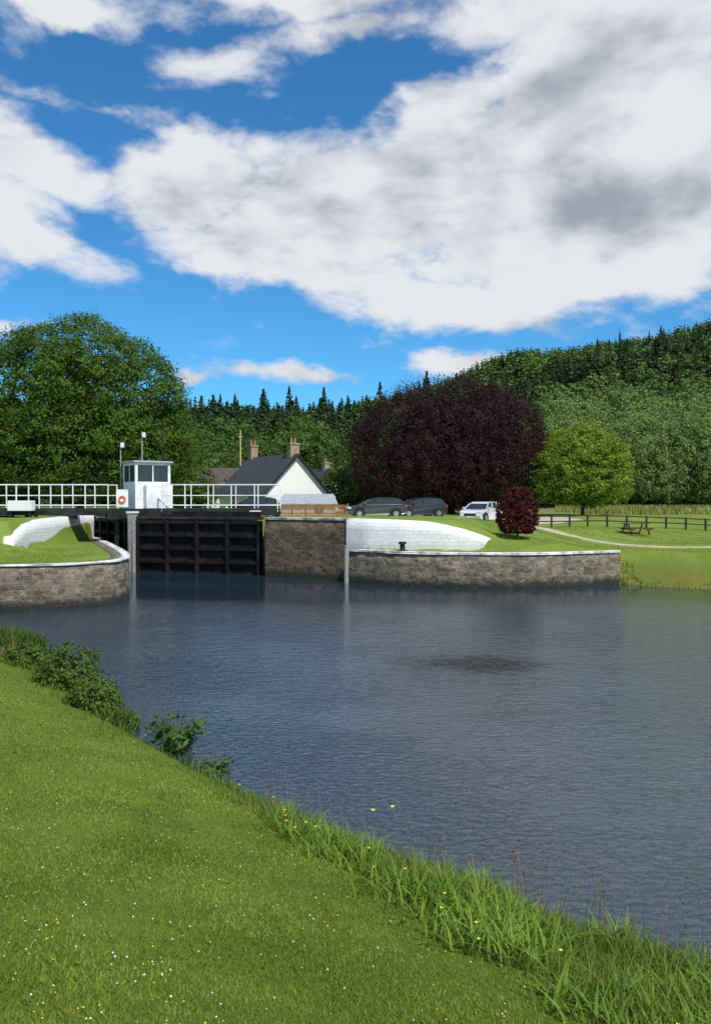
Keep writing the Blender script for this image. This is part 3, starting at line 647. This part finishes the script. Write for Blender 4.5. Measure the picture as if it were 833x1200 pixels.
for k in range(8200):
    y_=rng.uniform(162,470); x_=rng.uniform(-.75,.85)*y_
    if rng.random()>.5*(.35+y_/470*.65): continue
    nzv=math.sin(x_*.045+1)*math.sin(y_*.04)+.5*math.sin(x_*.11+y_*.07)
    pc=.85 if x_/y_<.1 else (.85 if y_>350 else (.5 if nzv>.5 else .04))
    if rng.random()<pc: addt('c',varC[rng.integers(0,4)],x_,y_,rng.uniform(.65,1.2))
    else: addt('b',varB[rng.integers(0,4)],x_,y_,rng.uniform(.7,1.25))
for k in range(5200):
    y_=rng.uniform(600,940); x_=rng.uniform(-.3,.7)*y_; addt('b',lowv[rng.integers(0,3)],x_,y_,rng.uniform(.7,1.1))
for key,nm,mt,lab in(('b','hill_wood','needle_hill','dense green broadleaf wood covering the hillside'),('c','conifer_wood','needle_dark','dark conifers massed along the hillside and its ridge')):
    tag(np_obj(nm,np.concatenate(store[key][0]),np.concatenate(store[key][1]),M[mt]),lab,'woodland',kind='stuff')
for i in range(14):
    px=655+i*14+rr.uniform(-7,7); D_=430; s=rr.uniform(.7,1.2)
    place(protC,rr.randrange(4),px,D_,s,'tall conifer on the skyline of the right hand hill','conifers on the right hand skyline')
# ---------------------------------------------------------------- grass
M['blade']=leafmat('lawn_blades',(.13,.19,.022),(.26,.33,.055),.35,.7,isl=.4,world=True)
M['tall']=leafmat('tall_grass_blades',(.06,.11,.016),(.2,.27,.05),.35,1.5,isl=.7,world=True)
M['iris']=leafmat('broad_blades',(.1,.18,.022),(.24,.35,.055),.4,1.5,isl=.7,world=True)
M['sedge']=leafmat('dark_sedge',(.04,.08,.014),(.12,.19,.035),.3,1.5,isl=.7,world=True)
M['dry']=leafmat('dry_stems',(.12,.07,.04),(.26,.19,.11),.25,2,isl=.8,world=True)
M['dock']=leafmat('dock_leaves',(.03,.075,.018),(.09,.16,.035),.3,2,isl=.7)
M['fl_white']=nmat('clover_white',(.62,.62,.56),(.75,.75,.7),5,.8)
M['fl_yellow']=nmat('buttercup_yellow',(.75,.55,.01),(.85,.65,.02),5,.6)
def vegw(x): return np.interp(x,[-14,-8,-5,-3,-1.0,.5,2.0,3.5],[1.6,1.4,1.1,.7,.9,1.8,3.1,3.9])
n=460000; rg=np.random.default_rng(3)
r_=np.exp(rg.uniform(math.log(1.1),math.log(27),n)); a_=rg.uniform(-.78,.78,n)
X=np.sin(a_)*r_; Y=np.cos(a_)*r_
s=-sdist(X,Y,NW); k=s>vegw(X)-.2; X,Y,r_=X[k],Y[k],r_[k]; Z=bank(X,Y); n=len(X)
h=rg.uniform(.01,.024,n)*(1+.3*np.sin(X*3)*np.sin(Y*2.3))*(1+r_*.02); wd=.0022*(1+r_*.4); th=rg.uniform(0,2*PI,n); le=rg.uniform(0,1.3,n)*h; lt=rg.uniform(0,2*PI,n)
V=np.stack([np.stack([X-np.cos(th)*wd,Y-np.sin(th)*wd,Z-.004],1),np.stack([X+np.cos(th)*wd,Y+np.sin(th)*wd,Z-.004],1),np.stack([X+np.cos(lt)*le,Y+np.sin(lt)*le,Z+h],1)],1).reshape(-1,3)
tag(np_obj('lawn_grass',V,np.arange(3*n).reshape(-1,3),M['blade']),'short mown green grass on the near canal bank','grass',kind='stuff')
def blades(X,Y,Z,h,w,bend,rg,seg=3):
    n=len(X); th=rg.uniform(0,2*PI,n); bd=bend*rg.uniform(.2,1,n); V=[]
    px,py=-np.sin(th),np.cos(th)
    for i in range(seg+1):
        u=i/seg; wi=w*(1-u**1.8)*.5+.0004; cx=X+np.cos(th)*h*bd*u*u; cy=Y+np.sin(th)*h*bd*u*u; cz=Z+h*(u-.35*bd*u*u)
        V+= [np.stack([cx-px*wi,cy-py*wi,cz],1),np.stack([cx+px*wi,cy+py*wi,cz],1)]
    V=np.stack(V,1).reshape(-1,3); b0=(np.arange(n)*(2*(seg+1)))[:,None]
    Fc=np.concatenate([b0+np.array([2*i,2*i+1,2*i+3,2*i+2]) for i in range(seg)]); return V,Fc
def strip(n,x0,x1,smin,smax,rg,fn=None):
    X=rg.uniform(x0,x1,n*6); Y=rg.uniform(-4,24,n*6); s=-sdist(X,Y,NW); k=(s>smin)&(s<(smax if fn is None else fn(X))); return X[k][:n],Y[k][:n]
rg=np.random.default_rng(3); A=strip(34000,-1.8,7,.0,0,rg,vegw); B=strip(12000,-14,-1,.0,0,rg,vegw)
X=np.concatenate([A[0],B[0]]); Y=np.concatenate([A[1],B[1]]); Z=bank(X,Y)
s=-sdist(X,Y,NW); hh=rg.uniform(.08,.26,len(X))*np.clip((vegw(X)-s)/.5,.5,1)*(1+.35*np.sin(X*2.7+Y*1.9)*np.sin(Y*3.1))
V,Fc=blades(X,Y,Z-.02,hh,rg.uniform(.005,.011,len(X)),.9,rg); tag(np_obj('tall_grass',V,Fc,M['tall']),'unmown light green grass along the water edge','grass',kind='stuff')
cx,cy=strip(420,-1.0,6,.2,0,rg,lambda x:vegw(x)-.05); XX=[];YY=[];HHs=[]
for a,b_ in zip(cx,cy):
    k=30; XX.append(a+rg.normal(0,.12,k)); YY.append(b_+rg.normal(0,.12,k)); HHs.append(np.full(k,rg.uniform(.6,1.25)))
X=np.concatenate(XX);Y=np.concatenate(YY);hs=np.concatenate(HHs);V,Fc=blades(X,Y,bank(X,Y)-.02,rg.uniform(.15,.34,len(X))*hs,rg.uniform(.014,.03,len(X)),1.1,rg,4)
tag(np_obj('sedge',V,Fc,M['iris']),'broad bladed sedge growing among the tall grass at lower right','sedge',kind='stuff')
X,Y=strip(800,-1.2,7,.0,1.2,rg); n=len(X); Z=bank(X,Y); hh=rg.uniform(.3,.7,n)
V,Fc=blades(X,Y,Z,hh,np.full(n,.005),.35,rg,3)
st=V.reshape(n,-1,3)[:,-1,:]; P=np.repeat(st,10,0)+rg.normal(size=(n*10,3))*np.array([.025,.025,.06])-np.array([0,0,.05]); V2,F2=diamonds(rg,P,rg.normal(size=P.shape),.011,.4)
tag(np_obj('seed_grass',np.concatenate([V,V2]),np.concatenate([Fc,F2+len(V)]),M['dry']),'thin brown flowering grass stems standing at the water edge','grass',kind='stuff')
rg=np.random.default_rng(8); X=rg.uniform(11.9,30,9000); Y=rg.uniform(29,37,9000); s=sdist(X,Y,FW); k=(s>-.1)&(s<.25+1.3*(X<12.8)); X,Y=X[k],Y[k]; Z=height(X,Y)
V,Fc=blades(X,Y,np.maximum(Z,-.05),rg.uniform(.06,.16,len(X))*(1+2.2*(X<12.8)),np.full(len(X),.03),.7,rg,2); tag(np_obj('bank_reeds',V,Fc,M['sedge']),'rough grass and reeds along the right canal bank','reeds',kind='stuff')
X=rg.uniform(-24,-11,9000); Y=rg.uniform(27,36,9000)
X2=rg.uniform(3,26,40000);Y2=rg.uniform(31,52,40000); X=np.concatenate([X,X2]);Y=np.concatenate([Y,Y2]); s=sdist(X,Y,FW); su=sdist(X,Y,UP); k=(s>.7)&((X<-15.9)|(X>6.9)|(su<-.4))&~((X<-13)&(X>-15.9)&(su>-.3))
pp_=np.array(crs(PATH,6)); dm=np.min(np.hypot(X[:,None]-pp_[None,:,0],Y[:,None]-pp_[None,:,1]),1); k&=dm>1.0
X,Y=X[k],Y[k]
V,Fc=blades(X,Y,height(X,Y)-.01,rg.uniform(.03,.07,len(X)),np.full(len(X),.03),.9,rg,2); tag(np_obj('verge_grass',V,Fc,M['blade']),'short grass on the lawns across the water','grass',kind='stuff')
X=rg.uniform(22,95,26000);Y=rg.uniform(68,112,26000); k=X/Y>.26; X,Y=X[k],Y[k]; V,Fc=blades(X,Y,height(X,Y),rg.uniform(.4,.9,len(X)),np.full(len(X),.1),.5,rg,2); tag(np_obj('meadow_grass',V,Fc,leafmat('meadow_blades',(.14,.17,.04),(.32,.32,.11),.3,.2,world=True)),'tall pale meadow grass behind the dark fence','meadow',kind='stuff')
def dots(n,seed,r,mat,name,label,fn):
    rg=np.random.default_rng(seed); cl=rg.integers(0,46,n); ca=rg.uniform(-.55,.5,46); cr=np.exp(rg.uniform(math.log(2.6),math.log(15),46))
    a=ca[cl]+rg.normal(0,.1,n); rr_=cr[cl]*np.exp(rg.normal(0,.2,n)); X=np.sin(a)*rr_; Y=np.cos(a)*rr_; s=-sdist(X,Y,NW); k=(s>fn(X)); X,Y,rr_=X[k],Y[k],rr_[k]; n=len(X); Z=bank(X,Y)+.03
    rad=r*rg.uniform(.6,1.2,n)
    o6=np.array([(1,0,0),(0,1,0),(-1,0,0),(0,-1,0),(0,0,.8),(0,0,-.8)]); V=(np.stack([X,Y,Z],1)[:,None,:]+o6[None]*rad[:,None,None]).reshape(-1,3)
    f8=np.array([(0,1,4),(1,2,4),(2,3,4),(3,0,4),(1,0,5),(2,1,5),(3,2,5),(0,3,5)]); Fc=(np.arange(n)[:,None,None]*6+f8[None]).reshape(-1,3)
    tag(np_obj(name,V,Fc,mat),label,'flowers',kind='stuff')
dots(620,21,.0066,M['fl_white'],'clover_flowers','tiny white clover flowers scattered over the lawn',lambda x:vegw(x))
dots(300,22,.0066,M['fl_yellow'],'buttercup_flowers','tiny yellow buttercups scattered over the lawn',lambda x:vegw(x)*.6)
yf=[]
for i,(x_,y_,h_,lab) in enumerate([(.35,7.6,.55,'tallest yellow flower on the bank, standing out against the water'),(.16,7.75,.45,'yellow flower on a thin stem left of the tallest yellow flower')]):
    o=thing('yellow_flower',lab,'flower',(x_,y_,float(bank(x_,y_)))); MB().tube((0,0,0),(.02,0,h_),.004,.003,6).build('stem',M['tall'],o); q=MB()
    for j in range(5):
        a=2*PI*j/5; q.add([(.02,0,h_),(.02+math.cos(a-.5)*.018,math.sin(a-.5)*.018,h_+.012),(.02+math.cos(a)*.028,math.sin(a)*.028,h_+.02),(.02+math.cos(a+.5)*.018,math.sin(a+.5)*.018,h_+.012)],[(0,1,2,3)])
    q.build('bloom',M['fl_yellow'],o); yf.append(o)
rg=np.random.default_rng(44)
for i in range(46):
    px_=rg.uniform(-9,3.6) if i%3==0 else rg.uniform(-1.5,3.6)
    ys_=np.linspace(1,22,400); ss_=-sdist(np.full(400,px_),ys_,NW); tgt=float(vegw(px_))*rg.uniform(.75,1.08); j=int(np.argmin(abs(ss_-tgt)+ (ys_<2)*9)); y_=float(ys_[j]); s_=rg.uniform(.35,.7)
    dup(yf[1],(px_,y_,float(bank(px_,y_))),rg.uniform(0,6),(.55,.55,s_),'small yellow buttercup along the rim between mown lawn and tall grass','buttercups along the rim of the lawn')
def tussock(x,y,r,h,label,mat,seed,n=900):
    rg=np.random.default_rng(seed); a=rg.uniform(0,2*PI,n); q=np.sqrt(rg.random(n))*r; X=np.cos(a)*q; Y=np.sin(a)*q
    V,Fc=blades(X,Y,np.full(n,-.1),h*rg.uniform(.5,1,n)*(1.15-.7*(q/r)**2),rg.uniform(.02,.04,n),1.0,rg,3); o=np_obj('grass_tussock',V,Fc,mat); o.location=(x,y,float(bank(x,y))); return tag(o,label,'tussock')
tussock(-9.0,18.9,1.3,.8,'dark green tussock at the far left end of the near bank',M['sedge'],1,2400)
tussock(-7.9,17.6,.5,.6,'brown tinged tussock between the far left tussock and the round bush',M['dry'],2,220)
tussock(-4.15,12.9,.5,.45,'ragged green tussock just above the leafy dock plant',M['sedge'],4,1000)
def bbush(x,y,r,h,label,seed):
    tree('bank_bush',label,(x,y,float(bank(x,y))),[((0,0,h*.5),(r,r,h*.5)),((r*.3,0,h*.3),(r*.8,r*.8,h*.35)),((-r*.35,0,h*.35),(r*.7,r*.7,h*.35))],260,18,.09,.035,M['leaf_bush'],h*.5,.02,cat='bush',seed=seed,limbs=5,fill=80,zmin=.02,lump=.1,shell=.65)
bbush(-5.6,14.85,.55,.9,'rounded leafy green bush, tallest on the left of the near bank',81)
bbush(-4.55,13.35,.42,.55,'lower leafy green bush between the tallest bush and the dock plant',82)
bbush(-7.1,16.6,.4,.5,'small leafy bush beside the brown tinged tussock',83)
def dock(x,y,r,h,label,seed,n=55,leaf_=.13):
    rg=np.random.default_rng(seed); o=thing('dock_plant',label,'plant',(x,y,float(bank(x,y)))); q=MB(); Pc=[];Nn=[]
    for i in range(n//5):
        a=rg.uniform(0,2*PI); l=rg.uniform(.3,1)*r; hh=h*rg.uniform(.6,1); q.path([(0,0,-.05),(math.cos(a)*l*.5,math.sin(a)*l*.5,hh*.6),(math.cos(a)*l,math.sin(a)*l,hh)],[.012,.008,.004],5)
        for j in range(9):
            f=rg.uniform(.25,1); Pc.append((math.cos(a)*l*f+rg.normal()*.07,math.sin(a)*l*f+rg.normal()*.07,hh*f+rg.normal()*.05)); Nn.append((math.cos(a)*.4+rg.normal()*.4,math.sin(a)*.4+rg.normal()*.4,1))
    q.build('stems',M['sedge'],o); V,Fc=diamonds(rg,np.array(Pc),np.array(Nn),leaf_,.42); np_obj('leaves',V,Fc,M['dock'],o)
dock(-2.75,11.75,.58,.7,'broad leaved dark green dock plant hanging over the water edge',5,180,.085)
dock(-2.0,10.75,.32,.3,'small leafy plant just right of the big dock plant',6,80,.06)
dock(3.2,5.6,.25,.35,'small leafy plant at the water edge in the lower right corner',7,40,.05)
# ---------------------------------------------------------------- world
world=bpy.data.worlds.new('World'); bpy.context.scene.world=world; world.use_nodes=True; t=NT(world.node_tree)
bg=world.node_tree.nodes['Background']; SE=R(52); SAZ=R(145)
sky=t.n('ShaderNodeTexSky',sky_type='NISHITA'); sky.sun_disc=False; sky.sun_elevation=SE; sky.sun_rotation=SAZ; sky.air_density=1.0; sky.dust_density=.3; sky.ozone_density=3
ST=.12; bg.inputs['Strength'].default_value=ST
co=t.n('ShaderNodeTexCoord').outputs['Generated']; dn=t.vm('NORMALIZE',co)
sp=t.n('ShaderNodeSeparateXYZ'); t.l(dn,sp.inputs[0]); dx,dy,dz=sp.outputs
az=t.m('ARCTAN2',dx,dy); el=t.m('ARCSINE',dz)
st=t.vm('MULTIPLY',dn,(1,1,1.9))
wn=t.n('ShaderNodeTexNoise'); t.l(st,wn.inputs['Vector']); wn.inputs['Scale'].default_value=4.0; wn.inputs['Detail'].default_value=5; wn.inputs['Roughness'].default_value=.6
cb=t.n('ShaderNodeCombineXYZ'); t.l(az,cb.inputs[0]); t.l(el,cb.inputs[1])
pp=t.vm('ADD',cb.outputs[0],t.vm('MULTIPLY',t.vm('SUBTRACT',wn.outputs['Color'],(.5,.5,.5)),(.22,.12,0)))
def pe(px,py):
    a=math.atan((px-CX)/F); return a,math.atan((HY-py)/F*math.cos(a))
def blob(px,py,rx,ry,wt=1.0,tilt=0):
    a,e=pe(px,py); v=t.vm('SUBTRACT',pp,(a,e,0))
    if tilt:
        ro=t.n('ShaderNodeVectorRotate',rotation_type='Z_AXIS'); t.l(v,ro.inputs[0]); ro.inputs['Angle'].default_value=R(-tilt); v=ro.outputs[0]
    sc=math.cos(e)**1.2
    d=t.vm('LENGTH',t.vm('MULTIPLY',v,(F/rx/1.0,F/ry/sc,0)))
    return t.m('MULTIPLY_ADD',d,-wt*1.0,wt)
B=[blob(520,235,310,95,1.3),blob(710,120,260,140,1.3,20),blob(790,-20,280,140,1.2),blob(740,275,320,82,1.3),blob(340,285,175,66,1.1,-12),blob(215,205,115,58,1.0),
   blob(520,350,220,36,.85,-3),blob(490,140,120,42,.8,15),blob(15,180,110,44,.75,-8),blob(40,275,105,34,.7,-15),blob(60,-5,190,26,.65),blob(345,5,160,34,.65),blob(430,40,120,30,.55,10),
   blob(265,85,70,30,.45),blob(105,120,70,14,.4),blob(350,432,115,16,.6),blob(560,420,85,24,.75,8),blob(235,440,45,14,.5),blob(-80,240,150,60,.8),blob(-10,372,60,12,.5),
   blob(820,-330,420,200,1.0),blob(1300,200,400,200,1.),blob(-700,150,400,150,1.)]
mk=B[0]
for b_ in B[1:]: mk=t.m('MAXIMUM',mk,b_)
behind=t.ss(dy,.35,-.1,-.0,.35); mk=t.m('MAXIMUM',mk,t.m('SUBTRACT',behind,.25))
fb=t.noise(st,6.0,7,.6,.2)
st2=t.vm('ADD',st,(.03,-.01,.085)); fb2=t.noise(st2,6.0,4,.55,.2)
lowf=t.noise(t.vm('MULTIPLY',dn,(1,1,3.0)),3.4,5,.55)
dens=t.ss(t.m('ADD',t.m('MINIMUM',mk,.6),t.m('MULTIPLY',t.m('SUBTRACT',fb,.5),1.8)),-.08,.38)
rel=t.m('SUBTRACT',fb,fb2)
gb=t.m('MAXIMUM',t.m('MAXIMUM',blob(430,175,200,55,1),blob(720,70,320,100,1,15)),t.m('MAXIMUM',blob(690,240,380,60,1),blob(480,285,240,36,.8)))
sh=t.m('ADD',t.m('MULTIPLY',rel,2.6),t.m('ADD',.98,t.m('MULTIPLY',t.m('SUBTRACT',lowf,.5),-1.3)))
sh=t.m('SUBTRACT',sh,t.m('MULTIPLY',t.m('MULTIPLY',t.ss(gb,-.3,1.0),t.ss(fb,.3,.62,.35,1.0)),.56))
sh=t.ss(sh,-.05,1.05)
k=1/ST
cc=t.mix(sh,(.33*k,.37*k,.44*k),(.79*k,.81*k,.85*k))
skc=t.mix(1.0,sky.outputs[0],(.36,.92,1.24),'MULTIPLY')
t.l(t.mix(dens,skc,cc),bg.inputs['Color'])
sun=bpy.data.lights.new('sun','SUN'); sun.energy=4.9; sun.angle=R(.5); sun.color=(1,.96,.88); so=bpy.data.objects.new('sun',sun); link(so)
sd=Vector((math.sin(SAZ)*math.cos(SE),math.cos(SAZ)*math.cos(SE),math.sin(SE))); so.rotation_euler=sd.to_track_quat('Z','Y').to_euler()
# ---------------------------------------------------------------- camera
cam=bpy.data.cameras.new('camera'); cam.sensor_fit='VERTICAL'; cam.sensor_height=24; cam.lens=18; cam.clip_end=5000; cam.clip_start=.05
co_=bpy.data.objects.new('camera',cam); link(co_); co_.location=(0,0,H); co_.rotation_euler=(R(90-.95),0,0); bpy.context.scene.camera=co_
vs=bpy.context.scene.view_settings; vs.view_transform='Standard'; vs.look='None'; vs.exposure=0
